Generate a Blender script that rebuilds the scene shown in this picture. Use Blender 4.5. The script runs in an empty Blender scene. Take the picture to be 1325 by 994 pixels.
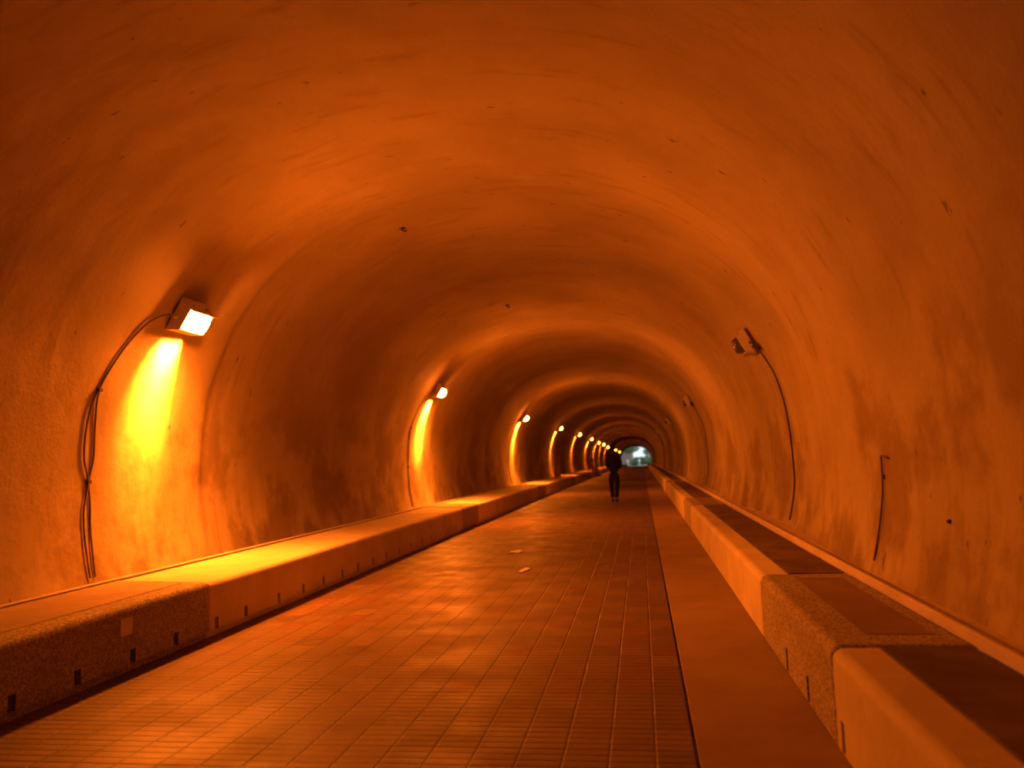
import bpy, math, random
import numpy as np
from mathutils import Vector, Matrix, noise

random.seed(7)
S = bpy.context.scene
COL = S.collection

# ------------------------------------------------------------------ helpers
def link(o, parent=None):
    COL.objects.link(o)
    if parent is not None:
        o.parent = parent
    return o

def tag(o, label=None, cat=None, group=None, kind=None):
    if label: o['label'] = label
    if cat: o['category'] = cat
    if group: o['group'] = group
    if kind: o['kind'] = kind
    return o

def mesh_data(name, v, f, m=None, smooth=False):
    me = bpy.data.meshes.new(name)
    me.from_pydata([tuple(p) for p in v], [], [tuple(q) for q in f])
    me.update()
    if smooth:
        for p in me.polygons: p.use_smooth = True
    if m: me.materials.append(m)
    return me

def obj(name, v, f, m=None, parent=None, smooth=False):
    return link(bpy.data.objects.new(name, mesh_data(name, v, f, m, smooth)), parent)

def empty(name, loc=(0, 0, 0), mat=None):
    o = bpy.data.objects.new(name, None)
    o.empty_display_size = .1
    COL.objects.link(o)
    if mat is not None: o.matrix_world = mat
    else: o.location = loc
    return o

class MB:
    def __init__(s): s.v = []; s.f = []
    def add(s, v, f):
        b = len(s.v); s.v += [tuple(p) for p in v]; s.f += [tuple(i + b for i in q) for q in f]
    def box(s, c, d, R=None):
        vs = []
        for x in (-1, 1):
            for y in (-1, 1):
                for z in (-1, 1):
                    p = Vector((x * d[0] / 2, y * d[1] / 2, z * d[2] / 2))
                    if R: p = R @ p
                    vs.append(Vector(c) + p)
        s.add(vs, [(0, 1, 3, 2), (4, 6, 7, 5), (0, 4, 5, 1), (2, 3, 7, 6), (0, 2, 6, 4), (1, 5, 7, 3)])
    def tube(s, pts, r, n=8, caps=True):
        pts = [Vector(p) for p in pts]
        rs = r if isinstance(r, (list, tuple)) else [r] * len(pts)
        vs = []; prev = None
        for i, p in enumerate(pts):
            d = (pts[min(i + 1, len(pts) - 1)] - pts[max(i - 1, 0)]).normalized()
            if prev is None:
                u = d.orthogonal().normalized()
            else:
                u = (prev - d * prev.dot(d)).normalized()
            prev = u; w = d.cross(u)
            for k in range(n):
                a = 2 * math.pi * k / n
                vs.append(p + (u * math.cos(a) + w * math.sin(a)) * rs[i])
        fs = []
        for i in range(len(pts) - 1):
            for k in range(n):
                fs.append((i * n + k, i * n + (k + 1) % n, (i + 1) * n + (k + 1) % n, (i + 1) * n + k))
        if caps:
            fs.append(tuple(range(n))[::-1]); b = (len(pts) - 1) * n
            fs.append(tuple(range(b, b + n)))
        s.add(vs, fs)
    def ball(s, c, r, nu=10, nv=7):
        rx, ry, rz = (r, r, r) if not isinstance(r, (tuple, list)) else r
        vs = []
        for j in range(nv + 1):
            t = math.pi * j / nv
            for i in range(nu):
                p = 2 * math.pi * i / nu
                vs.append((c[0] + rx * math.sin(t) * math.cos(p), c[1] + ry * math.sin(t) * math.sin(p), c[2] + rz * math.cos(t)))
        fs = []
        for j in range(nv):
            for i in range(nu):
                fs.append((j * nu + i, (j + 1) * nu + i, (j + 1) * nu + (i + 1) % nu, j * nu + (i + 1) % nu))
        s.add(vs, fs)
    def build(s, name, m=None, parent=None, smooth=False):
        return obj(name, s.v, s.f, m, parent, smooth)

def catmull(P, n=8):
    P = [Vector(p) for p in P]; out = []
    for i in range(len(P) - 1):
        a = P[max(i - 1, 0)]; b = P[i]; c = P[i + 1]; d = P[min(i + 2, len(P) - 1)]
        for k in range(n):
            t = k / n
            out.append(.5 * ((2 * b) + (c - a) * t + (2 * a - 5 * b + 4 * c - d) * t * t + (3 * b - a - 3 * c + d) * t ** 3))
    out.append(P[-1]); return out

# ------------------------------------------------------------------ materials
class NT:
    def __init__(s, name):
        s.m = bpy.data.materials.new(name); s.m.use_nodes = True
        s.t = s.m.node_tree; s.n = s.t.nodes; s.b = s.n['Principled BSDF']
        s.co = s.n.new('ShaderNodeTexCoord')
    def L(s, a, b): s.t.links.new(a, b)
    def val(s, sock, v):
        if hasattr(v, 'is_output'): s.L(v, sock)
        else: sock.default_value = v
    def math(s, op, a, b=None, c=None, clamp=False):
        n = s.n.new('ShaderNodeMath'); n.operation = op; n.use_clamp = clamp
        s.val(n.inputs[0], a)
        if b is not None: s.val(n.inputs[1], b)
        if c is not None: s.val(n.inputs[2], c)
        return n.outputs[0]
    def mapping(s, scale=(1, 1, 1), loc=(0, 0, 0)):
        n = s.n.new('ShaderNodeMapping'); n.inputs['Scale'].default_value = scale; n.inputs['Location'].default_value = loc
        s.L(s.co.outputs['Object'], n.inputs['Vector']); return n.outputs[0]
    def noise(s, scale, detail=4, rough=.55, vec=None):
        n = s.n.new('ShaderNodeTexNoise'); n.inputs['Scale'].default_value = scale
        n.inputs['Detail'].default_value = detail; n.inputs['Roughness'].default_value = rough
        s.L(vec if vec is not None else s.co.outputs['Object'], n.inputs['Vector']); return n.outputs[0]
    def ramp(s, v, a, b, lo=0., hi=1.):
        n = s.n.new('ShaderNodeMapRange'); n.interpolation_type = 'SMOOTHSTEP'
        s.L(v, n.inputs[0]); n.inputs[1].default_value = a; n.inputs[2].default_value = b
        n.inputs[3].default_value = lo; n.inputs[4].default_value = hi; return n.outputs[0]
    def mix(s, f, a, b, mode='MIX'):
        n = s.n.new('ShaderNodeMix'); n.data_type = 'RGBA'; n.blend_type = mode
        s.val(n.inputs[0], f)
        for k, v in ((6, a), (7, b)):
            if hasattr(v, 'is_output'): s.L(v, n.inputs[k])
            else: n.inputs[k].default_value = (*v, 1) if len(v) == 3 else v
        return n.outputs[2]
    def bump(s, h, strength=.3, dist=.01, nrm=None):
        n = s.n.new('ShaderNodeBump'); n.inputs['Strength'].default_value = strength; n.inputs['Distance'].default_value = dist
        s.L(h, n.inputs['Height'])
        if nrm is not None: s.L(nrm, n.inputs['Normal'])
        return n.outputs[0]
    def out(s, col, rough=.7, nrm=None, spec=.3, metal=0.):
        s.val(s.b.inputs['Base Color'], col if hasattr(col, 'is_output') else (*col, 1))
        s.val(s.b.inputs['Roughness'], rough)
        s.b.inputs['Specular IOR Level'].default_value = spec
        s.b.inputs['Metallic'].default_value = metal
        if nrm is not None: s.L(nrm, s.b.inputs['Normal'])
        return s.m
    def xyz(s):
        n = s.n.new('ShaderNodeSeparateXYZ'); s.L(s.co.outputs['Object'], n.inputs[0]); return n.outputs

def plain(name, col, rough=.7, spec=.3, var=.12, scale=14., metal=0., bump=.1):
    t = NT(name)
    nz = t.noise(scale)
    c = t.mix(nz, tuple(x * (1 - var) for x in col), tuple(min(1, x * (1 + var)) for x in col))
    return t.out(c, rough, t.bump(t.noise(scale * 4), bump, .004), spec, metal)

def m_plaster():
    t = NT('limewashed plaster')
    base = t.mix(t.ramp(t.noise(.55, 5), .3, .72), (.34, .285, .205), (.46, .395, .29))
    # trowel streaks that follow the arch (fine along the tunnel, long round it)
    st = t.noise(1., 6, .62, t.mapping((1.1, 5.5, 1.1)))
    base = t.mix(t.ramp(st, .54, .74, 0, .5), base, (.26, .19, .11))
    # small dark pits and scratches
    pt = t.noise(1., 3, .6, t.mapping((4.2, 10., 4.2), (3, 1, 5)))
    base = t.mix(t.ramp(pt, .69, .74, 0, .75), base, (.09, .05, .03))
    # grime and patching low on the walls
    z = t.xyz()[2]
    low = t.ramp(z, .35, 1.7, 1, 0)
    gr = t.ramp(t.noise(1.7, 6, .62, t.mapping((1, 1, .8), (7, 2, 1))), .46, .66)
    base = t.mix(t.math('MULTIPLY', t.math('MULTIPLY', low, gr), .75), base, (.17, .11, .06))
    mid = t.ramp(z, 1.2, 3.0, 1, 0)
    pch = t.ramp(t.noise(.95, 5, .6, t.mapping((1, 1, 1), (2, 5.3, 1))), .46, .60)
    base = t.mix(t.math('MULTIPLY', t.math('MULTIPLY', mid, pch), .62), base, (.19, .12, .065))
    drip = t.ramp(t.noise(1., 4, .6, t.mapping((6, 6, .5))), .52, .7)
    base = t.mix(t.math('MULTIPLY', t.math('MULTIPLY', low, drip), .4), base, (.20, .13, .075))
    h = t.math('ADD', t.noise(5.5, 6, .6), t.math('MULTIPLY', t.noise(34, 4), .22))
    return t.out(base, .82, t.bump(h, .36, .03), .2)

def m_tile():
    t = NT('ribbed paving tile')
    x, y, z = t.xyz()
    TX, TY = .2075, .30
    ux = t.math('DIVIDE', x, TX); uy = t.math('DIVIDE', y, TY)
    ix = t.math('FLOOR', ux); iy = t.math('FLOOR', uy)
    fx = t.math('FRACT', ux); fy = t.math('FRACT', uy)
    cv = t.n.new('ShaderNodeCombineXYZ'); t.L(ix, cv.inputs[0]); t.L(iy, cv.inputs[1])
    wn = t.n.new('ShaderNodeTexWhiteNoise'); wn.noise_dimensions = '2D'; t.L(cv.outputs[0], wn.inputs['Vector'])
    r = wn.outputs['Value']
    c = t.mix(r, (.13, .08, .046), (.20, .135, .082))
    c = t.mix(t.ramp(r, .86, .9, 0, .7), c, (.16, .055, .026))
    c = t.mix(t.ramp(t.noise(1.3, 5), .35, .7, 0, .45), c, (.10, .058, .035))
    ex = t.math('MINIMUM', fx, t.math('SUBTRACT', 1., fx))
    ey = t.math('MINIMUM', fy, t.math('SUBTRACT', 1., fy))
    jx = t.ramp(ex, .012, .045, 1, 0); jy = t.ramp(ey, .008, .028, 1, 0)
    j = t.math('MAXIMUM', jx, jy)
    gf = t.math('FRACT', t.math('MULTIPLY', fy, 4.))
    g = t.math('MINIMUM', gf, t.math('SUBTRACT', 1., gf))
    gv = t.ramp(g, .05, .2, 1, 0)
    c = t.mix(t.math('MULTIPLY', gv, .5), c, (.055, .03, .017))
    c = t.mix(t.math('MULTIPLY', j, .75), c, (.055, .03, .017))
    h = t.math('SUBTRACT', 1., t.math('MAXIMUM', j, t.math('MULTIPLY', gv, .8)))
    h = t.math('ADD', h, t.math('MULTIPLY', r, .25))
    h = t.math('ADD', h, t.math('MULTIPLY', t.noise(60, 3), .12))
    return t.out(c, t.ramp(t.noise(2.2, 4), .3, .7, .42, .62), t.bump(h, .7, .006), .45)

def m_concrete(name, a, b, dark, sc=1.6):
    t = NT(name)
    c = t.mix(t.ramp(t.noise(sc, 6, .6), .32, .7), a, b)
    c = t.mix(t.ramp(t.noise(sc * 3.1, 5, .65), .58, .76, 0, .5), c, dark)
    h = t.math('ADD', t.noise(9, 5), t.math('MULTIPLY', t.noise(70, 3), .25))
    return t.out(c, .72, t.bump(h, .3, .01), .3)

def m_granite():
    t = NT('speckled granite facing')
    v = t.n.new('ShaderNodeTexVoronoi'); v.inputs['Scale'].default_value = 95
    t.L(t.co.outputs['Object'], v.inputs['Vector'])
    sp = t.n.new('ShaderNodeSeparateColor'); t.L(v.outputs['Color'], sp.inputs[0])
    c = t.mix(sp.outputs[0], (.16, .13, .10), (.56, .49, .40))
    c = t.mix(t.ramp(t.noise(140, 2), .52, .66, 0, .65), c, (.10, .08, .07))
    c = t.mix(t.ramp(t.noise(2.0, 4), .4, .7, 0, .3), c, (.20, .15, .11))
    return t.out(c, .78, t.bump(t.noise(90, 3), .6, .006), .3)

M = {}
M['plaster'] = m_plaster()
M['tile'] = m_tile()
M['strip'] = m_concrete('smooth concrete strip', (.235, .165, .105), (.31, .225, .15), (.15, .095, .055), 1.1)
M['bench'] = m_concrete('pale cast concrete', (.54, .455, .335), (.68, .59, .45), (.38, .29, .195))
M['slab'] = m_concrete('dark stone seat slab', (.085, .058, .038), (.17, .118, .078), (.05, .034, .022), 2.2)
M['panel'] = m_concrete('smooth inset stone panel', (.20, .14, .095), (.27, .195, .135), (.14, .095, .06), 2.2)
M['panel_pale'] = m_concrete('paler smooth inset stone panel', (.30, .225, .155), (.39, .30, .21), (.21, .15, .10), 2.2)
M['granite'] = m_granite()
M['ledge'] = m_concrete('cement ledge', (.52, .43, .31), (.64, .55, .41), (.36, .27, .17), 2.)
M['dark'] = plain('dark recess', (.03, .025, .02), .95, .1)
M['housing'] = plain('painted lamp housing', (.62, .56, .46), .55, .35, .1, 20)
M['bracket'] = plain('lamp back plate', (.30, .25, .19), .6, .3)
M['cable'] = plain('cable sheath', (.16, .11, .075), .7, .2)
M['cord'] = plain('old cable sheath', (.07, .05, .04), .75, .2)
M['unlit'] = plain('unlit lamp glass', (.07, .06, .05), .25, .4)
M['scrap'] = plain('pale scrap', (.95, .90, .78), .55, .3, .04)
M['plaque'] = plain('pale plaque', (.62, .55, .44), .6, .3)
M['box'] = plain('brown box', (.42, .24, .12), .7, .25)
M['boxlid'] = plain('brown box lid', (.34, .19, .10), .7, .25)
M['skin'] = plain('skin', (.50, .32, .23), .6, .3, .05)
M['hair'] = plain('black hair', (.015, .012, .010), .8, .15)
M['jacket'] = plain('dark jacket cloth', (.020, .016, .015), .92, .1)
M['trousers'] = plain('dark trouser cloth', (.016, .017, .018), .92, .1)
M['shoe'] = plain('dark shoe', (.02, .016, .014), .6, .25)
M['redcloth'] = plain('reddish cloth', (.45, .15, .07), .9, .1)
M['redtrouser'] = plain('reddish brown cloth', (.34, .13, .07), .9, .1)
M['white'] = plain('white cloth', (.82, .80, .84), .9, .1, .04)
M['beige'] = plain('pale grey cloth', (.60, .62, .62), .9, .1, .04)
M['navy'] = plain('dark blue cloth', (.06, .05, .11), .9, .1)
M['bark'] = plain('pale bark', (.42, .40, .30), .9, .1, .3)
M['leaf'] = plain('green foliage', (.15, .22, .10), .7, .2, .35, 3.)
M['outwall'] = plain('greyish brown render', (.30, .22, .17), .9, .1)
M['paving'] = plain('outdoor paving', (.34, .24, .17), .9, .1)

LC = (1., .178, .009)
def emit(name, k):
    m = bpy.data.materials.new(name); m.use_nodes = True
    n = m.node_tree.nodes; n.clear()
    e = n.new('ShaderNodeEmission'); e.inputs[0].default_value = (*LC, 1); e.inputs[1].default_value = k
    o = n.new('ShaderNodeOutputMaterial'); m.node_tree.links.new(e.outputs[0], o.inputs[0])
    return m
LENS_K = 1380.
BULB_W = 430.
DOWN_W = 150.
M['lens'] = emit('glowing sodium lamp glass', LENS_K)
M['lens_mid'] = emit('slightly dimmer sodium lamp glass', LENS_K * .8)
M['lens_dim'] = emit('dimmer sodium lamp glass', LENS_K * .28)

# ------------------------------------------------------------------ tunnel shape
END = 187.0
START = -13.0
def dz(y): return -1.1 * (max(y, 0) / END) ** 2
def dx(y): return .55 * (max(y, 0) / END) ** 2
def bend(x, y, z): return (x + dx(y), y, z + dz(y))

XC, W, Z0, H, P = -1.56, 3.24, 1.2, 3.03, 2.3
LAMP_Y = [7.365, 17.3, 30.3, 43.3, 56.3, 69.8, 82.0, 92.5, 104.6, 132.7, 154.0]
LAMP_Z = [2.89, 2.95, 2.99, 3.07, 3.10, 3.09, 3.03, 3.03, 2.96, 2.94, 2.90]
LAMP_K = [1, 1, 1.0, .6, .45, .85, .8, .2, .45, .45, .4]
RIB_Y = [-4.0] + LAMP_Y + [118., 170.]

def ring(y):
    o = 9.
    for ly in RIB_Y:
        d = y - ly
        if d < 0:
            keys = [(-4.6, .125), (-4.3, .06), (-1.2, .0), (0, 0)]
            if ly < 7: keys = [(-5, .05), (-2., .0), (0, 0)]
        else:
            keys = [(0, 0), (.22, .0), (.30, .026), (1.04, .045), (1.14, .085), (3.0, .125)]
        v = keys[0][1] if d <= keys[0][0] else keys[-1][1]
        for (a, va), (b, vb) in zip(keys, keys[1:]):
            if a <= d <= b:
                t = (d - a) / (b - a); v = va + (vb - va) * t
        o = min(o, v)
    return min(o, .125)

NB = 170
def base_curve():
    pts = []
    for i in range(40):
        z = .33 + (Z0 - .33) * i / 40
        pts.append((-W * (1 - .028 * ((Z0 - z) / .7) ** 2), z))
    for i in range(401):
        a = math.pi - math.pi * i / 400
        c, s = math.cos(a), math.sin(a)
        pts.append((math.copysign(abs(c) ** (2 / P), c) * W, Z0 + H * abs(s) ** (2 / P)))
    pts += [(-x, z) for x, z in pts[:40][::-1]]
    pts = np.array(pts)
    d = np.r_[0, np.cumsum(np.hypot(*np.diff(pts, axis=0).T))]
    s = np.linspace(0, d[-1], NB)
    c = np.c_[np.interp(s, d, pts[:, 0]), np.interp(s, d, pts[:, 1])]
    t = np.gradient(c, axis=0); t /= np.linalg.norm(t, axis=1)[:, None]
    n = np.c_[-t[:, 1], t[:, 0]]          # outward
    return c, t, n
BC, BT, BN = base_curve()

def bumpy(x, y, z):
    a = noise.noise(Vector((x * .75, y * .75, z * .75))) * .022
    b = noise.noise(Vector((x * 2.1 + 9, y * 2.6, z * 2.1))) * .008
    c = noise.noise(Vector((x * .8 + 3, y * 4.5, z * .8))) * .006
    return a + b + c

def vault_point(i, y):
    x, z = BC[i]
    o = ring(y) + bumpy(x, y, z)
    return (XC + x + BN[i][0] * o, z + BN[i][1] * o)

def wall_at(z, side, y):
    """inner wall surface at height z: x, inward normal, upward tangent (straight coordinates)"""
    h = NB // 2
    idx = range(0, h) if side < 0 else range(NB - 1, NB - h, -1)
    idx = list(idx)
    zs = [BC[i][1] for i in idx]
    k = min(range(len(zs)), key=lambda q: abs(zs[q] - z))
    k = max(0, min(len(idx) - 2, k if zs[k] <= z else k - 1))
    f = (z - zs[k]) / max(1e-6, zs[k + 1] - zs[k])
    a = vault_point(idx[k], y); b = vault_point(idx[k + 1], y)
    t = Vector((b[0] - a[0], 0, b[1] - a[1])).normalized()
    n = Vector((t.z, 0, -t.x)) if side < 0 else Vector((-t.z, 0, t.x))
    return a[0] + (b[0] - a[0]) * f, n, t

def vault():
    ys = list(np.arange(START, 2, .4)) + list(np.arange(2, 12, .075)) + list(np.arange(12, 20, .12)) \
        + list(np.arange(20, 44, .25)) + list(np.arange(44, END, .6)) + [END]
    ny = len(ys)
    V = np.zeros((ny, NB, 3))
    for a, y in enumerate(ys):
        rg = ring(y)
        for i in range(NB):
            x, z = BC[i]
            o = rg + bumpy(x, y, z)
            V[a, i] = bend(XC + x + BN[i][0] * o, y, z + BN[i][1] * o)
    gy = np.gradient(V, axis=0); gi = np.gradient(V, axis=1)
    N = np.cross(gy, gi); N /= np.linalg.norm(N, axis=2)[:, :, None]
    cen = np.array([XC, 0, 1.2])
    flip = ((V[5, NB // 2] - cen) * N[5, NB // 2])[2] > 0
    if flip: N = -N
    left = max(i for i in range(NB // 2) if BC[i][1] < 2.0)
    right = NB - 1 - left
    for name, a, b in (('wall_left', 0, left), ('ceiling', left, right), ('wall_right', right, NB - 1)):
        w = b - a + 1
        v = V[:, a:b + 1].reshape(-1, 3); n = N[:, a:b + 1].reshape(-1, 3)
        f = []
        for r in range(ny - 1):
            for c in range(w - 1):
                q = r * w + c
                f.append((q, q + 1, q + w + 1, q + w) if flip else (q, q + w, q + w + 1, q + 1))
        o = obj(name, v, f, M['plaster'], None, True)
        o.data.normals_split_custom_set_from_vertices([tuple(p) for p in n])
        tag(o, kind='structure')
vault()

# unseen end wall added behind the camera to keep daylight out, and the floor
def sweep(name, prof, ys, m, closed=False, parent=None, smooth=False):
    v = []; n = len(prof)
    for y in ys:
        for x, z in prof: v.append(bend(x, y, z))
    f = []
    for a in range(len(ys) - 1):
        for k in range(n if closed else n - 1):
            f.append((a * n + k, a * n + (k + 1) % n, (a + 1) * n + (k + 1) % n, (a + 1) * n + k))
    if closed:
        f.append(tuple(range(n))); f.append(tuple(range((len(ys) - 1) * n, len(ys) * n))[::-1])
    return obj(name, v, f, m, parent, smooth)

YS = [START] + list(np.arange(-10, END, 5.)) + [END]
bk = [(XC + x * 1.05, START + .3, z * 1.04) for x, z in BC]
tag(obj('wall_back', bk, [tuple(range(len(bk)))], M['plaster']), kind='structure')
tag(sweep('floor', [(-3.66, -.05), (-3.66, 0), (.172, 0), (.172, -.03), (.20, -.03), (.2, -.05)], YS, M['tile']), kind='structure')
tag(sweep('trim_1', [(.198, -.05), (.190, -.003), (.194, 0.002), (.98, .002), (.98, -.05)], YS, M['strip'], True), kind='structure')
# cement ledges where bench tops meet the walls
tag(sweep('trim_2', [(1.44, .3), (1.44, .490), (1.449, .500), (1.466, .500), (1.474, .490), (1.474, .458), (1.80, .458), (1.80, .3)], YS, M['ledge'], True), kind='structure')
tag(sweep('trim_3', [(-4.33, .3), (-4.33, .482), (-4.339, .491), (-4.36, .491), (-4.368, .482), (-4.368, .385), (-4.98, .385), (-4.98, .3)], YS, M['ledge'], True), kind='structure')

# ------------------------------------------------------------------ benches
def bench_profile(kind, side, slot=False):
    """cross-section as (u from the front face, z)"""
    wd = .60 if side > 0 else .80
    rise = .0 if side > 0 else .022
    top = .445 if kind == 'smooth' else .452
    r = .055
    toe = .035 if side < 0 else .008
    tz = .055 if side < 0 else .012
    d = .13 if slot else 0
    p = [(toe, 0), (toe, tz - .003), (0 + max(d, 0), tz), (0 + d, .15), (0, .152), (0, top - r)]
    for k in range(1, 7):
        a = math.pi / 2 * k / 6
        p.append((r - r * math.cos(a), top - r + r * math.sin(a)))
    p += [(.20, top + rise * .25), (wd, top + rise), (wd, 0)]
    return p

def bench(kind, side, y0, y1, label, slots=(), group=None):
    X = .815 if side > 0 else -3.51
    sg = 1 if side > 0 else -1
    step = 5.
    marks = [(y0, 1, False), (y0 + .004, .5, False), (y0 + .016, 0, False)]
    ys = sorted([y for y in slots if y0 + .1 < y < y1 - .1])
    cur = []
    for s in ys:
        cur += [(s - .0301, 0, False), (s - .03, 0, True), (s + .03, 0, True), (s + .0301, 0, False)]
    k = y0 + step
    while k < y1 - .5:
        if all(abs(k - s) > .1 for s in ys): cur.append((k, 0, False))
        k += step
    marks += sorted(cur) + [(y1 - .016, 0, False), (y1 - .004, .5, False), (y1, 1, False)]
    v = []; n = None
    for y, inset, slot in marks:
        pr = bench_profile(kind, side, slot)
        n = len(pr)
        for u, z in pr:
            uu = u + inset * .014 * (1 if u < .1 else 0)
            zz = z - inset * .012 * (1 if z > .3 else 0)
            v.append(bend(X + sg * uu, y, zz))
    f = []
    for a in range(len(marks) - 1):
        for q in range(n):
            f.append((a * n + q, a * n + (q + 1) % n, (a + 1) * n + (q + 1) % n, (a + 1) * n + q))
    f.append(tuple(range(n))[::-1]); f.append(tuple(range((len(marks) - 1) * n, len(marks) * n)))
    o = obj('granite_bench' if kind == 'granite' else 'concrete_bench', v, f, M['granite' if kind == 'granite' else 'bench'])
    me = o.data
    me.update()
    # smooth only the rounded nose
    for p in me.polygons:
        p.use_smooth = False
    tag(o, label, 'bench', group)
    if side > 0 and kind == 'granite':
        sweep('seat_panel', [(X + .21, .440), (X + .21, .4545), (X + .52, .4545), (X + .52, .440)], [y0 + .22, y1 - .2], M['panel'], True, o)
    if side < 0 and kind == 'granite':
        sweep('seat_panel', [(X - .19, .45), (X - .19, .461), (X - .76, .477), (X - .76, .45)], [y0 + .1, y1 - .1], M['panel_pale'], True, o)
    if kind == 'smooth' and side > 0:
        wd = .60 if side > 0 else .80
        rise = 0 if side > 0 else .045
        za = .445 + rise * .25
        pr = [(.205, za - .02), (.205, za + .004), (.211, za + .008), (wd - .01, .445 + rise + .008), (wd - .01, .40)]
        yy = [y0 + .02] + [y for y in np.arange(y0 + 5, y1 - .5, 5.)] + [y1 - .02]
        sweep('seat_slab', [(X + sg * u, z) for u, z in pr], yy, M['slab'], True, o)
    return o

ORD = ['nearest', 'second', 'third', 'fourth', 'fifth', 'sixth', 'seventh', 'eighth', 'ninth', 'tenth', 'eleventh']
def ordn(i, what): return ('nearest ' + what) if i == 0 else (ORD[i] + ' ' + what + ' from the camera')
SL = [4.147, 4.68, 5.238, 5.765, 6.36, 6.86, 7.523, 8.1, 8.646, 9.21, 9.75, 10.323, 10.878, 11.48, 12.1, 12.72, 13.3, 13.9, 14.5]
SL = [y for y in SL]
GR = [(3.99, 6.24), (15.75, 17.3), (27.6, 29.9), (41.0, 43.2), (54., 56.2), (66.6, 68.8)]
GL = [(3.6, 6.24), (15.75, 17.3), (27.6, 29.9), (41.0, 43.2), (54., 56.2), (66.6, 68.8)]
GR[1] = (14.75, 17.1)
for side, G, nm in ((-1, GL, 'left'), (1, GR, 'right')):
    prev = START + .4
    for i, (a, b) in enumerate(G):
        if side > 0 or i > 0:
            lab = (f'{ordn(i if side > 0 else i - 1, "pale smooth concrete bench")} along the {nm} wall')
            bench('smooth', side, prev + .006, a - .006, lab, SL if side < 0 else [3.2, 3.86], f'smooth bench lengths along the {nm} wall')
        else:
            bench('smooth', side, prev + .006, a - .006, 'pale concrete bench behind the camera along the left wall', [], 'smooth bench lengths along the left wall')
        bench('granite', side, a, b, f'{ordn(i, "dark speckled granite bench block")} along the {nm} wall',
              SL if side < 0 else [4.62, 5.25], f'granite bench blocks along the {nm} wall')
        prev = b
    bench('smooth', side, prev + .006, END, f'long far concrete bench running to the tunnel mouth along the {nm} wall', [])

# pale plaque set in the near granite face
gb = [o for o in COL.objects if o.name.startswith('granite_bench') and 'nearest' in o['label'] and 'left' in o['label']][0]
b = MB(); b.box((-3.511, 5.16, .315), (.012, .13, .115)); pq = b.build('plaque', M['plaque'], gb)
pq['label'] = 'small pale square plaque'

# ------------------------------------------------------------------ wall lamps
def frustum(b, n0, n1, y0, y1, t0, t1, n_in=None, rim=.012):
    A = [(n0, -y0, -t0), (n0, y0, -t0), (n0, y0, t0), (n0, -y0, t0)]
    B = [(n1, -y1, -t1), (n1, y1, -t1), (n1, y1, t1), (n1, -y1, t1)]
    C = [(n1, -y1 + rim, -t1 + rim), (n1, y1 - rim, -t1 + rim), (n1, y1 - rim, t1 - rim), (n1, -y1 + rim, t1 - rim)]
    D = [(n1 - .02, q[1], q[2]) for q in C]
    f = [(3, 2, 1, 0)]
    for r in range(3):
        for k in range(4):
            f.append((r * 4 + k, r * 4 + (k + 1) % 4, (r + 1) * 4 + (k + 1) % 4, (r + 1) * 4 + k))
    f.append((12, 13, 14, 15))
    b.add(A + B + C + D, f)

b = MB(); frustum(b, .022, .150, .225, .215, .18, .112); ME_H = mesh_data('housing', b.v, b.f, M['housing'])
b = MB()
dm = []
for k in range(9):
    for j in range(9):
        yy = -.200 * math.cos(math.pi * k / 8); tt = -.098 * math.cos(math.pi * j / 8)
        dm.append((.133 + .085 * (1 - (abs(yy) / .200) ** 4) * (1 - (tt / .098) ** 4), yy, tt))
b.add(dm, [(k * 9 + j, (k + 1) * 9 + j, (k + 1) * 9 + j + 1, k * 9 + j + 1) for k in range(8) for j in range(8)])
ME_L = mesh_data('lens', b.v, b.f, M['lens'], True)
ME_D = mesh_data('lens', b.v, b.f, M['lens_dim'], True)
ME_M = mesh_data('lens', b.v, b.f, M['lens_mid'], True)
ME_U = mesh_data('lens', b.v, b.f, M['unlit'], True)
b = MB(); b.box((.006, 0, 0), (.036, .40, .30)); b.box((.012, 0, .165), (.03, .05, .06)); ME_B = mesh_data('back_plate', b.v, b.f, M['bracket'])
b = MB(); b.tube([(.06, -.216, -.02), (.06, -.236, -.02), (.055, -.250, -.03)], [.022, .020, .012], 10); ME_G = mesh_data('cable_gland', b.v, b.f, M['housing'], True)
b = MB(); b.box((.172, 0, .116), (.06, .434, .008)); ME_V = mesh_data('visor', b.v, b.f, M['housing'])
b = MB(); b.box((0, 0, 0), (.05, .018, .012), Matrix.Rotation(math.radians(-35), 3, 'Y'))
ME_C = mesh_data('clip', b.v, b.f, M['bracket'])

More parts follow.
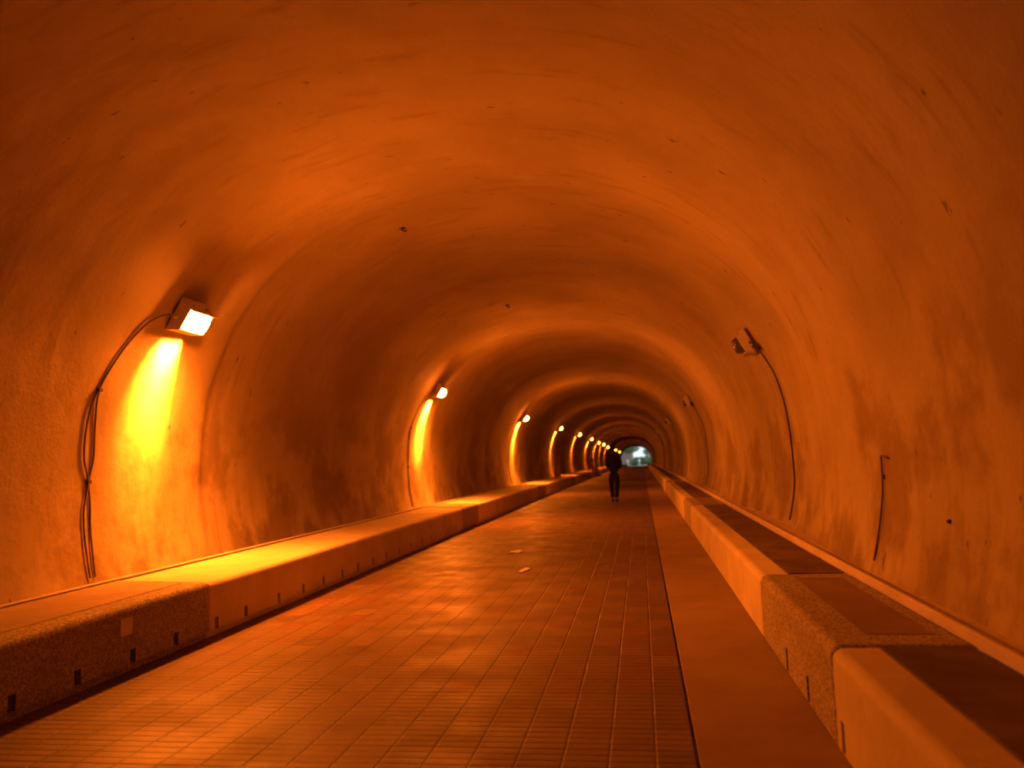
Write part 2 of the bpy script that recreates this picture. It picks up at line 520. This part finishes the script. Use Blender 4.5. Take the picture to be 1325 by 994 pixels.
def wall_lamp(y, side, z, lit, label, group, kk=1, i=0):
    x, n, t = wall_at(z, side, y)
    yy = Vector((0, 1, 0)) if side < 0 else Vector((0, -1, 0))
    loc = Vector(bend(x, y, z)) + n * .0
    R = Matrix((n, yy, t)).transposed().to_4x4()
    R.translation = loc
    e = empty('wall_lamp', mat=R)
    tag(e, label, 'lamp', group)
    for nm, me in (('housing', ME_H), ('visor', ME_V), ('lens', (ME_L if i < 2 else ME_M if i == 2 else ME_D) if lit else ME_U), ('back_plate', ME_B), ('cable_gland', ME_G), ('clip', ME_C), ('clip', ME_C)):
        o = bpy.data.objects.new(nm, me); COL.objects.link(o); o.parent = e
        if nm == 'cable_gland' and side > 0: o.rotation_euler = (0, 0, math.pi); o.location = (.12, 0, 0)
        if nm == 'clip': o.location = (.090, -.12 if o.name.endswith('clip') or int(o.name[-3:]) % 2 == 0 else .12, .136)
    if lit:
        K = bpy.data.lights.new('down_bulb', 'AREA'); K.shape = 'RECTANGLE'; K.size = .28; K.size_y = .08
        K.color = LC; K.energy = DOWN_W * kk; K.spread = math.radians(108)
        o = bpy.data.objects.new('down_bulb', K); COL.objects.link(o); o.parent = e
        d = Vector((.6, .28, -1)).normalized(); zax = -d; yax = zax.cross(Vector((0, 1, 0))).normalized(); xax = yax.cross(zax)
        o.matrix_local = Matrix.Translation((.10, 0, -.152)) @ Matrix((xax, yax, zax)).transposed().to_4x4()
        L = bpy.data.lights.new('bulb', 'AREA'); L.shape = 'RECTANGLE'; L.size = .30; L.size_y = .09
        L.color = LC; L.energy = BULB_W * kk; L.spread = math.radians(56)
        o = bpy.data.objects.new('bulb', L); COL.objects.link(o); o.parent = e
        # shines out of the lower side of the housing, down the wall
        d = Vector((-.12, -.07, -1)).normalized()
        zax = -d; yax = zax.cross(Vector((0, 1, 0))).normalized(); xax = yax.cross(zax)
        o.matrix_local = Matrix.Translation((.085, -.01, -.150)) @ Matrix((xax, yax, zax)).transposed().to_4x4()
    return e

for i, y in enumerate(LAMP_Y):
    if i == 9: lab = 'far small glowing wall lamp, first to the right of the walking person\'s head'
    elif i == 10: lab = 'farthest small glowing wall lamp, second to the right of the walking person\'s head'
    else: lab = f'{ordn(i, "glowing sodium wall lamp")} on the left wall'
    wall_lamp(y, -1, LAMP_Z[i], True, lab, 'glowing lamps along the left wall', LAMP_K[i], i)
RL = [10.74, 23.2, 37.7, 57.8]
RZ = [2.77, 2.84, 2.94, 3.1]
for i, y in enumerate(RL):
    wall_lamp(y, 1, RZ[i], False, f'{ordn(i, "unlit wall lamp")} on the right wall', 'unlit lamps along the right wall')

# ------------------------------------------------------------------ cables on the walls
def on_wall(side, y, z, off=.012):
    x, n, t = wall_at(z, side, y)
    p = Vector((x, y, z)) + n * off
    return Vector(bend(*p))

def left_cable(yl, zl, label, detail):
    y = yl - .82
    x, n, t = wall_at(zl, -1, yl)
    g = Vector(bend(x, yl, zl)) + n * .055 + Vector((0, -.245, 0)) + t * -.03
    a = [g, g + Vector((0, -.05, 0)) + t * .01 - n * .01, on_wall(-1, yl - .40, zl - .05, .04), on_wall(-1, yl - .52, zl - .15, .02)] + \
        [on_wall(-1, yl + q, z) for z, q in ((2.55, -.64), (2.3, -.78), (2.08, -.86), (1.8, -.84), (1.5, -.82), (1.3, -.86), (1.1, -.84), (.85, -.86), (.47, -.90))]
    e = empty('power_cable', on_wall(-1, y, .53))
    tag(e, label, 'cable', 'cables below the glowing lamps')
    ei = Matrix.Translation(-e.location)
    nseg = 6 if detail else 3
    def tub(name, pts, r):
        mb = MB(); mb.tube([ei @ p for p in catmull(pts, nseg)], r, 6); o = mb.build(name, M['cable'], e, True); return o
    tub('strand', a, .009)
    b2 = [on_wall(-1, yl + q, z, .016) for z, q in ((2.12, -.86), (1.98, -.92), (1.75, -.95), (1.5, -.945), (1.29, -.875), (1.05, -.93), (.8, -.95), (.47, -.97))]
    tub('strand', b2, .009)
    if detail:
        for z, q in ((2.10, -.86), (1.29, -.87)):
            p = ei @ on_wall(-1, yl + q, z, .015)
            mb = MB(); mb.box(p, (.03, .045, .03)); mb.build('cable_clip', M['cord'], e)
    return e
for i in range(4):
    left_cable(LAMP_Y[i], LAMP_Z[i], f'dark twin cable hanging down the wall below the {["nearest", "second", "third", "fourth"][i]} glowing lamp', i < 2)

for i, y in enumerate(RL[:2]):
    yy = y - .62; zl = RZ[i]
    pts = [on_wall(1, y - .24, zl - .02, .06), on_wall(1, y - .32, zl - .06, .04), on_wall(1, y - .42, zl - .16, .03), on_wall(1, yy + .06, 2.40, .018), on_wall(1, yy, 2.2), on_wall(1, yy, 1.9), on_wall(1, yy + .01, 1.6), on_wall(1, yy, 1.3), on_wall(1, yy - .01, 1.0), on_wall(1, yy + .01, .75), on_wall(1, yy, .52)]
    base = pts[-1].copy(); e = empty('power_cable', base)
    tag(e, f'single dark cable running down the right wall below the {["nearest", "second"][i]} unlit lamp', 'cable', 'cables below the unlit lamps')
    mb = MB(); mb.tube([p - base for p in catmull(pts, 5)], .0095, 6); mb.build('strand', M['cord'], e, True)
    mb = MB(); mb.box(on_wall(1, y - .34, zl - .12, .03) - base, (.06, .10, .10), Matrix.Rotation(math.radians(-38), 3, 'Y')); mb.build('junction_box', M['cord'], e)

# dark stub of pipe on the right wall
yy = 6.08
pts = [on_wall(1, 5.90, 1.27, .012), on_wall(1, 6.02, 1.285, .022), on_wall(1, 6.045, 1.25, .016), on_wall(1, 6.06, 1.05, .014), on_wall(1, 6.09, .85, .014), on_wall(1, 6.13, .66, .010), on_wall(1, 6.16, .55, .004)]
base = pts[-1].copy(); e = empty('pipe_stub', base); tag(e, 'short dark vertical pipe with hooked top on the right wall above the bench', 'pipe')
mb = MB(); mb.tube([p - base for p in catmull(pts, 6)], .007, 7); mb.build('pipe', M['cable'], e, True)
mb = MB(); mb.box(on_wall(1, 6.05, 1.14, .010) - base, (.016, .03, .03)); mb.build('saddle_clip', M['cable'], e)

# small rusty anchors left in the ceiling
def ceiling_z(x, y):
    k = min(range(NB // 4, 3 * NB // 4), key=lambda q: abs(XC + BC[q][0] - x))
    return vault_point(k, y), Vector((-BN[k][0], 0, -BN[k][1]))
for x, y, lab in ((-2.68, 9.35, 'small dark iron anchor in the ceiling left of centre, nearer of two'), (-2.33, 14.6, 'small dark iron anchor in the ceiling farther down the tunnel')):
    p, n = ceiling_z(x, y)
    q = Vector((p[0], y, p[1])); q = Vector(bend(*q))
    mb = MB(); mb.tube([-n * .02, n * .03, n * .05 + Vector((.03, 0, 0)), n * .035 + Vector((.055, 0, .0))], [.018, .014, .012, .010], 7)
    mb.box(n * .004, (.075, .06, .012))
    o = mb.build('ceiling_anchor', M['cord'], None, True); o.location = q
    tag(o, lab, 'anchor', 'iron anchors in the ceiling')
q = on_wall(1, 4.9, .92, .004)
mb = MB(); mb.tube([(.02, 0, 0), (-.010, 0, 0), (-.014, 0, 0)], [.011, .011, .006], 8); mb.box((.0, 0, 0), (.006, .024, .024))
o = mb.build('wall_bolt', M['cord'], None); o.location = q; tag(o, 'single small dark bolt in the right wall above the nearest bench', 'bolt')

# ------------------------------------------------------------------ pale scraps on the floor
def scrap(c, outline, name, label, h=.012):
    v = []; n = len(outline)
    for r, zz in ((1., .002), (.93, h * .6), (.5, h)):
        for px, py in outline: v.append((px * r, py * r, zz + .004 * math.sin(px * 31 + py * 17)))
    f = [tuple(range(n))[::-1]]
    for a in range(2):
        for k in range(n): f.append((a * n + k, a * n + (k + 1) % n, (a + 1) * n + (k + 1) % n, (a + 1) * n + k))
    f.append(tuple(range(2 * n, 3 * n)))
    o = obj(name, v, f, M['scrap']); o.location = (c[0], c[1], .003)
    return tag(o, label, 'litter', 'pale scraps on the tiled floor')
star = [(-.15, -.22), (-.06, -.10), (.04, -.11), (.10, -.02), (.15, .07), (.06, .07), (.02, .24), (-.04, .08), (-.13, .04), (-.09, -.05)]
scrap((-1.86, 11.95), [(x * .85, y * 1.2) for x, y in star], 'paper_scrap', 'larger ragged pale scrap lying on the tiled floor')
scrap((-1.47, 9.98), [(-.05, -.17), (.0, -.19), (.035, -.08), (.055, .10), (.03, .19), (-.01, .17), (-.035, .02)], 'paper_scrap', 'smaller oval pale scrap on the tiled floor, nearer the camera')

# ------------------------------------------------------------------ box on the left bench
e = empty('box', bend(-4.13, 40.2, .474)); tag(e, 'small brown upright box standing on the left bench beyond the fourth glowing lamp', 'box')
def beveled(name, c, d, m, parent, w=.012):
    mb = MB(); mb.box(c, d); o = mb.build(name, m, parent)
    md = o.modifiers.new('bevel', 'BEVEL'); md.width = w; md.segments = 2; return o
beveled('body', (0, 0, .275), (.30, .22, .55), M['box'], e)
beveled('lid', (0, 0, .575), (.32, .24, .05), M['boxlid'], e)

# ------------------------------------------------------------------ people
def skin(name, J, E, m, parent=None, root=0, sub=2):
    me = bpy.data.meshes.new(name)
    keys = list(J)
    me.from_pydata([J[k][:3] for k in keys], [(keys.index(a), keys.index(c)) for a, c in E], [])
    o = bpy.data.objects.new(name, me); COL.objects.link(o)
    if parent: o.parent = parent
    md = o.modifiers.new('skin', 'SKIN'); md.use_smooth_shade = True; md.branch_smoothing = .3
    sv = me.skin_vertices[0].data if me.skin_vertices else None
    if sv is None:
        bpy.context.view_layer.objects.active = o
        sv = me.skin_vertices[0].data
    for i, k in enumerate(keys):
        r = J[k][3]; sv[i].radius = r if isinstance(r, tuple) else (r, r); sv[i].use_root = (i == root)
    s = o.modifiers.new('sub', 'SUBSURF'); s.levels = sub; s.render_levels = sub
    me.materials.append(m)
    return o

def chain(*k): return list(zip(k, k[1:]))

def person(loc, rz, label, J, mats, k=1., pockets=True, shirt_end=None):
    """J: joint positions (x right, y front, z up)"""
    e = empty('person', loc); e.rotation_euler = (0, 0, rz); e.scale = (k, k, k)
    tag(e, label, 'person')
    skinm, hairm, topm, legm, shoem = mats
    B = {'pel': (*J['pel'], (.105, .085)), 'waist': (*J['waist'], (.10, .08)), 'chest': (*J['chest'], (.095, .065)), 'neck0': (*J['neck'], .045)}
    hd = Vector(J['head']); nk = Vector(J['neck']); up = (hd - nk).normalized(); fw = Vector((0, 1, 0))
    B['neck1'] = (*(nk.lerp(hd, .45)), .05)
    B['jaw'] = (*(nk.lerp(hd, .75) + fw * .025), (.062, .072))
    B['head'] = (*hd, (.074, .088))
    B['crown'] = (*(hd + up * .075 - fw * .006), (.052, .062))
    E = chain('pel', 'waist', 'chest', 'neck0', 'neck1', 'jaw', 'head', 'crown')
    for s in 'LR':
        B['sh' + s] = (*J['sh' + s], .055); B['el' + s] = (*J['el' + s], .040); B['wr' + s] = (*J['wr' + s], .026)
        h = Vector(J['wr' + s]); d = (h - Vector(J['el' + s])).normalized()
        B['pm' + s] = (*(h + d * .07), (.036, .017))
        B['fg' + s] = (*(h + d * .15 + Vector((0, .02, 0))), (.028, .012))
        B['hp' + s] = (*J['hp' + s], .085); B['kn' + s] = (*J['kn' + s], .055); B['an' + s] = (*J['an' + s], .036)
        an = Vector(J['an' + s])
        B['to' + s] = (an.x, an.y + .15, an.z - .055, (.034, .022))
        E += chain('chest', 'sh' + s, 'el' + s, 'wr' + s, 'pm' + s, 'fg' + s) + chain('pel', 'hp' + s, 'kn' + s, 'an' + s, 'to' + s)
    body = skin('body', B, E, skinm, e)
    # face: nose, ears on the head
    mb = MB(); c = hd
    mb.ball((c.x, c.y + .098, c.z - .022), (.013, .018, .022), 8, 6)
    for s in (-1, 1):
        eb = MB(); eb.ball((c.x + s * .080, c.y - .004, c.z - .012), (.012, .022, .034), 8, 6); eb.build('ear', skinm, e, True)
    mb.build('nose', skinm, e, True)
    # hair cap: back and top of the head
    mb = MB(); mb.ball((c.x, c.y - .026, c.z + .008), (.089, .100, .122), 16, 12)
    mb.build('hair', hairm, e, True)
    # top: torso and sleeves
    T = {'hem': (*(Vector(J['pel']) + Vector((0, 0, -.06))), (.165, .125)), 'pel': (*(Vector(J['pel']) + Vector((0, 0, .05))), (.165, .125)),
         'waist': (*J['waist'], (.165, .120)), 'chest': (*J['chest'], (.180, .125)), 'neck': (*(nk - up * .01), (.088, .084)), 'col': (*(nk + up * .065), (.074, .074))}
    E = chain('hem', 'pel', 'waist', 'chest', 'neck', 'col')
    for s in 'LR':
        T['sh' + s] = (*J['sh' + s], (.083, .083)); T['el' + s] = (*J['el' + s], .066)
        a = Vector(J['el' + s]).lerp(Vector(J['wr' + s]), .96); T['wr' + s] = (*a, .047)
        E += chain('chest', 'sh' + s, 'el' + s, 'wr' + s)
    skin('jacket', T, E, topm, e)
    G = {'pel': (*J['pel'], (.135, .115)), 'pz': (*(Vector(J['pel']) + Vector((0, 0, .08))), (.135, .11))}
    E = chain('pz', 'pel')
    for s in 'LR':
        G['hp' + s] = (*J['hp' + s], .100); G['kn' + s] = (*J['kn' + s], .074)
        a = Vector(J['kn' + s]).lerp(Vector(J['an' + s]), .98); G['an' + s] = (*a, .062)
        E += chain('pel', 'hp' + s, 'kn' + s, 'an' + s)
    skin('trousers', G, E, legm, e)
    for s in 'LR':
        an = Vector(J['an' + s])
        mb = MB()
        mb.tube([(an.x, an.y - .075, .052), (an.x, an.y - .03, .058), (an.x, an.y + .06, .05), (an.x, an.y + .14, .040), (an.x, an.y + .185, .034)], [.036, .046, .043, .040, .022], 10)
        mb.v = [(p[0], p[1], max(.0, p[2])) for p in mb.v]
        mb.build('shoe', shoem, e, True)
    return e

WALK = {'pel': (0, 0, .93), 'waist': (0, 0, 1.10), 'chest': (0, -.01, 1.32), 'neck': (-.005, .01, 1.47), 'head': (-.02, .035, 1.625),
        'shL': (-.150, -.01, 1.40), 'elL': (-.205, -.07, 1.13), 'wrL': (-.15, .13, 1.0), 'shR': (.150, -.01, 1.40), 'elR': (.205, -.06, 1.13), 'wrR': (.15, .13, 1.0),
        'hpL': (-.080, 0, .88), 'knL': (-.085, .05, .49), 'anL': (-.065, .02, .085), 'hpR': (.080, 0, .88), 'knR': (.085, .0, .49), 'anR': (.055, -.16, .10)}
person(bend(-.83, 24.7, 0), 0, 'person in dark jacket and trousers walking away down the tunnel', WALK,
       (M['skin'], M['hair'], M['jacket'], M['trousers'], M['shoe']), 1.0)
SIT = {'pel': (0, 0, .56), 'waist': (0, .02, .72), 'chest': (0, .05, .93), 'neck': (0, .07, 1.06), 'head': (0, .11, 1.19),
       'shL': (-.18, .05, 1.0), 'elL': (-.24, .12, .74), 'wrL': (-.13, .33, .66), 'shR': (.18, .05, 1.0), 'elR': (.24, .12, .74), 'wrR': (.13, .33, .66),
       'hpL': (-.09, .05, .55), 'knL': (-.11, .44, .52), 'anL': (-.11, .42, .085), 'hpR': (.09, .05, .55), 'knR': (.11, .44, .52), 'anR': (.11, .46, .085)}
person(bend(-3.78, 62.3, 0), -math.pi / 2, 'small distant person in reddish clothing sitting on the left bench', SIT,
       (M['skin'], M['hair'], M['redcloth'], M['redtrouser'], M['shoe']), 1.0)
STAND = {'pel': (0, 0, .93), 'waist': (0, 0, 1.10), 'chest': (0, -.01, 1.33), 'neck': (0, .01, 1.475), 'head': (0, .02, 1.625),
         'shL': (-.185, -.01, 1.40), 'elL': (-.23, -.03, 1.12), 'wrL': (-.22, .08, .88), 'shR': (.185, -.01, 1.40), 'elR': (.23, -.03, 1.12), 'wrR': (.22, .08, .88),
         'hpL': (-.085, 0, .88), 'knL': (-.09, .02, .49), 'anL': (-.09, 0, .085), 'hpR': (.085, 0, .88), 'knR': (.09, .0, .49), 'anR': (.09, -.03, .085)}
GZ = dz(END)
person((-.35, END + 5., GZ), math.pi, 'tiny far person in white top standing beyond the tunnel mouth, right of the pair', STAND,
       (M['skin'], M['hair'], M['white'], M['white'], M['shoe']), 1.05)
person((-3.05, END + 5.5, GZ), math.pi * .9, 'tiny far person in pale grey top standing beyond the tunnel mouth, left of the pair', STAND,
       (M['skin'], M['hair'], M['beige'], M['beige'], M['shoe']), 1.05)

# ------------------------------------------------------------------ beyond the tunnel mouth
tag(obj('ground', [(-40, END - .5, GZ - .02), (40, END - .5, GZ - .02), (40, END + 60, GZ - .02), (-40, END + 60, GZ - .02)], [(0, 1, 2, 3)], M['paving']), kind='structure')
def foliage(mb, c, r, n, sz, rnd):
    for _ in range(n):
        u = Vector((rnd.gauss(0, 1), rnd.gauss(0, 1), rnd.gauss(0, 1))).normalized() * (rnd.random() ** .4)
        p = Vector(c) + Vector((u.x * r[0], u.y * r[1], u.z * r[2]))
        a = Vector((rnd.gauss(0, 1), rnd.gauss(0, 1), rnd.gauss(0, 1))).normalized(); w = a.orthogonal().normalized() * sz * .45
        a = a * sz
        mb.add([p - a, p + w, p + a, p - w], [(0, 1, 2, 3)])
rnd = random.Random(3)
e = empty('tree', (-1.95, END + 9, GZ)); tag(e, 'pale trunked tree standing outside just beyond the tunnel mouth', 'tree')
mb = MB(); mb.tube([(0, 0, -.05), (.05, 0, 1.2), (-.05, 0, 2.6), (.02, 0, 4.2), (-.6, .2, 5.4)], [.34, .27, .24, .2, .1], 10)
mb.tube([(0, 0, 3.3), (.6, .3, 4.4), (1.1, .4, 5.2)], [.15, .1, .06], 8); mb.build('trunk', M['bark'], e, True)
mb = MB(); foliage(mb, (-.9, .3, 4.3), (2.7, 1.6, 1.5), 1100, .24, rnd); mb.build('crown', M['leaf'], e)
for x, y, r, lab in ((-1.55, END + 7.2, (.95, .7, .85), 'rounded green shrub outside the tunnel mouth beside the pale tree trunk'),
                     (1.95, END + 6.5, (1.05, .8, 1.05), 'rounded green shrub outside the tunnel mouth at its right edge')):
    e = empty('shrub', (x, y, GZ)); tag(e, lab, 'shrub')
    mb = MB(); foliage(mb, (0, 0, r[2] * .85), r, 900, .14, rnd); mb.build('foliage', M['leaf'], e)
    mb = MB()
    for k in range(5):
        a = k * 1.26; mb.tube([(.03 * math.cos(a), .03 * math.sin(a), -.03), (.25 * math.cos(a), .25 * math.sin(a), r[2])], [.025, .012], 6)
    mb.build('stem', M['bark'], e)
e = empty('tree', (2.6, END + 16, GZ)); tag(e, 'broad green tree standing farther out beyond the tunnel mouth', 'tree')
mb = MB(); mb.tube([(0, 0, -.05), (.05, 0, 1.), (0, 0, 2.2), (.2, 0, 3.4)], [.3, .24, .2, .12], 10); mb.build('trunk', M['bark'], e, True)
mb = MB(); foliage(mb, (.5, 0, 3.3), (2.5, 1.4, 1.9), 800, .3, rnd); mb.build('crown', M['leaf'], e)
e = empty('hedge', (0, END + 24, GZ)); tag(e, 'long green hedge behind the figures beyond the tunnel mouth', 'hedge')
mb = MB(); foliage(mb, (0, 0, .95), (9, .8, 1.05), 3600, .28, rnd); mb.build('foliage', M['leaf'], e)
mb = MB(); mb.tube([(0, 0, -.05), (.1, 0, 1.)], [.05, .02], 6); mb.build('stem', M['bark'], e)
# greyish brown garden wall at the left of the view out
mb = MB(); mb.box((-4.85, END + 14, GZ + 1.9), (5.9, .3, 3.8)); mb.box((-4.85, END + 14, GZ + 3.86), (6.05, .42, .12))
tag(mb.build('wall_outside', M['outwall']), kind='structure')

# ------------------------------------------------------------------ sky
wd = bpy.data.worlds.new('sky'); S.world = wd; wd.use_nodes = True
bg = wd.node_tree.nodes['Background']; bg.inputs[0].default_value = (.80, .90, 1.0, 1); bg.inputs[1].default_value = 1.15

# ------------------------------------------------------------------ camera
f_, cx, cy = 1050., 662.5, 497.
vx, vy, sl, hc = 829., 589., .036, 1.35
nrm = lambda v: v / np.linalg.norm(v)
yc = nrm(np.array([(vx - cx) / f_, -(vy - cy) / f_, 1.]))
zc = nrm(np.cross(yc, np.array([1, sl, 0.])))
if zc[1] < 0: zc = -zc
xc = np.cross(yc, zc)
if xc[0] < 0: xc = -xc
A = np.array([xc, yc, zc])
cam = bpy.data.cameras.new('camera'); co = bpy.data.objects.new('camera', cam); COL.objects.link(co)
right, up, fwd = A[:, 0], A[:, 1], A[:, 2]
mw = Matrix(((right[0], up[0], -fwd[0], 0), (right[1], up[1], -fwd[1], 0), (right[2], up[2], -fwd[2], hc), (0, 0, 0, 1)))
co.matrix_world = mw
cam.sensor_fit = 'HORIZONTAL'; cam.sensor_width = 36; cam.lens = 36 * f_ / 1325.
cam.clip_start = .05; cam.clip_end = 600
cam.dof.use_dof = True; cam.dof.focus_distance = 6.8; cam.dof.aperture_fstop = 1.35
S.camera = co

S.view_settings.view_transform = 'Standard'; S.view_settings.look = 'None'
S.view_settings.gamma = 1; S.view_settings.exposure = 0; S.view_settings.use_curve_mapping = False
S.cycles.use_denoising = True
S.cycles.max_bounces = 10; S.cycles.diffuse_bounces = 7
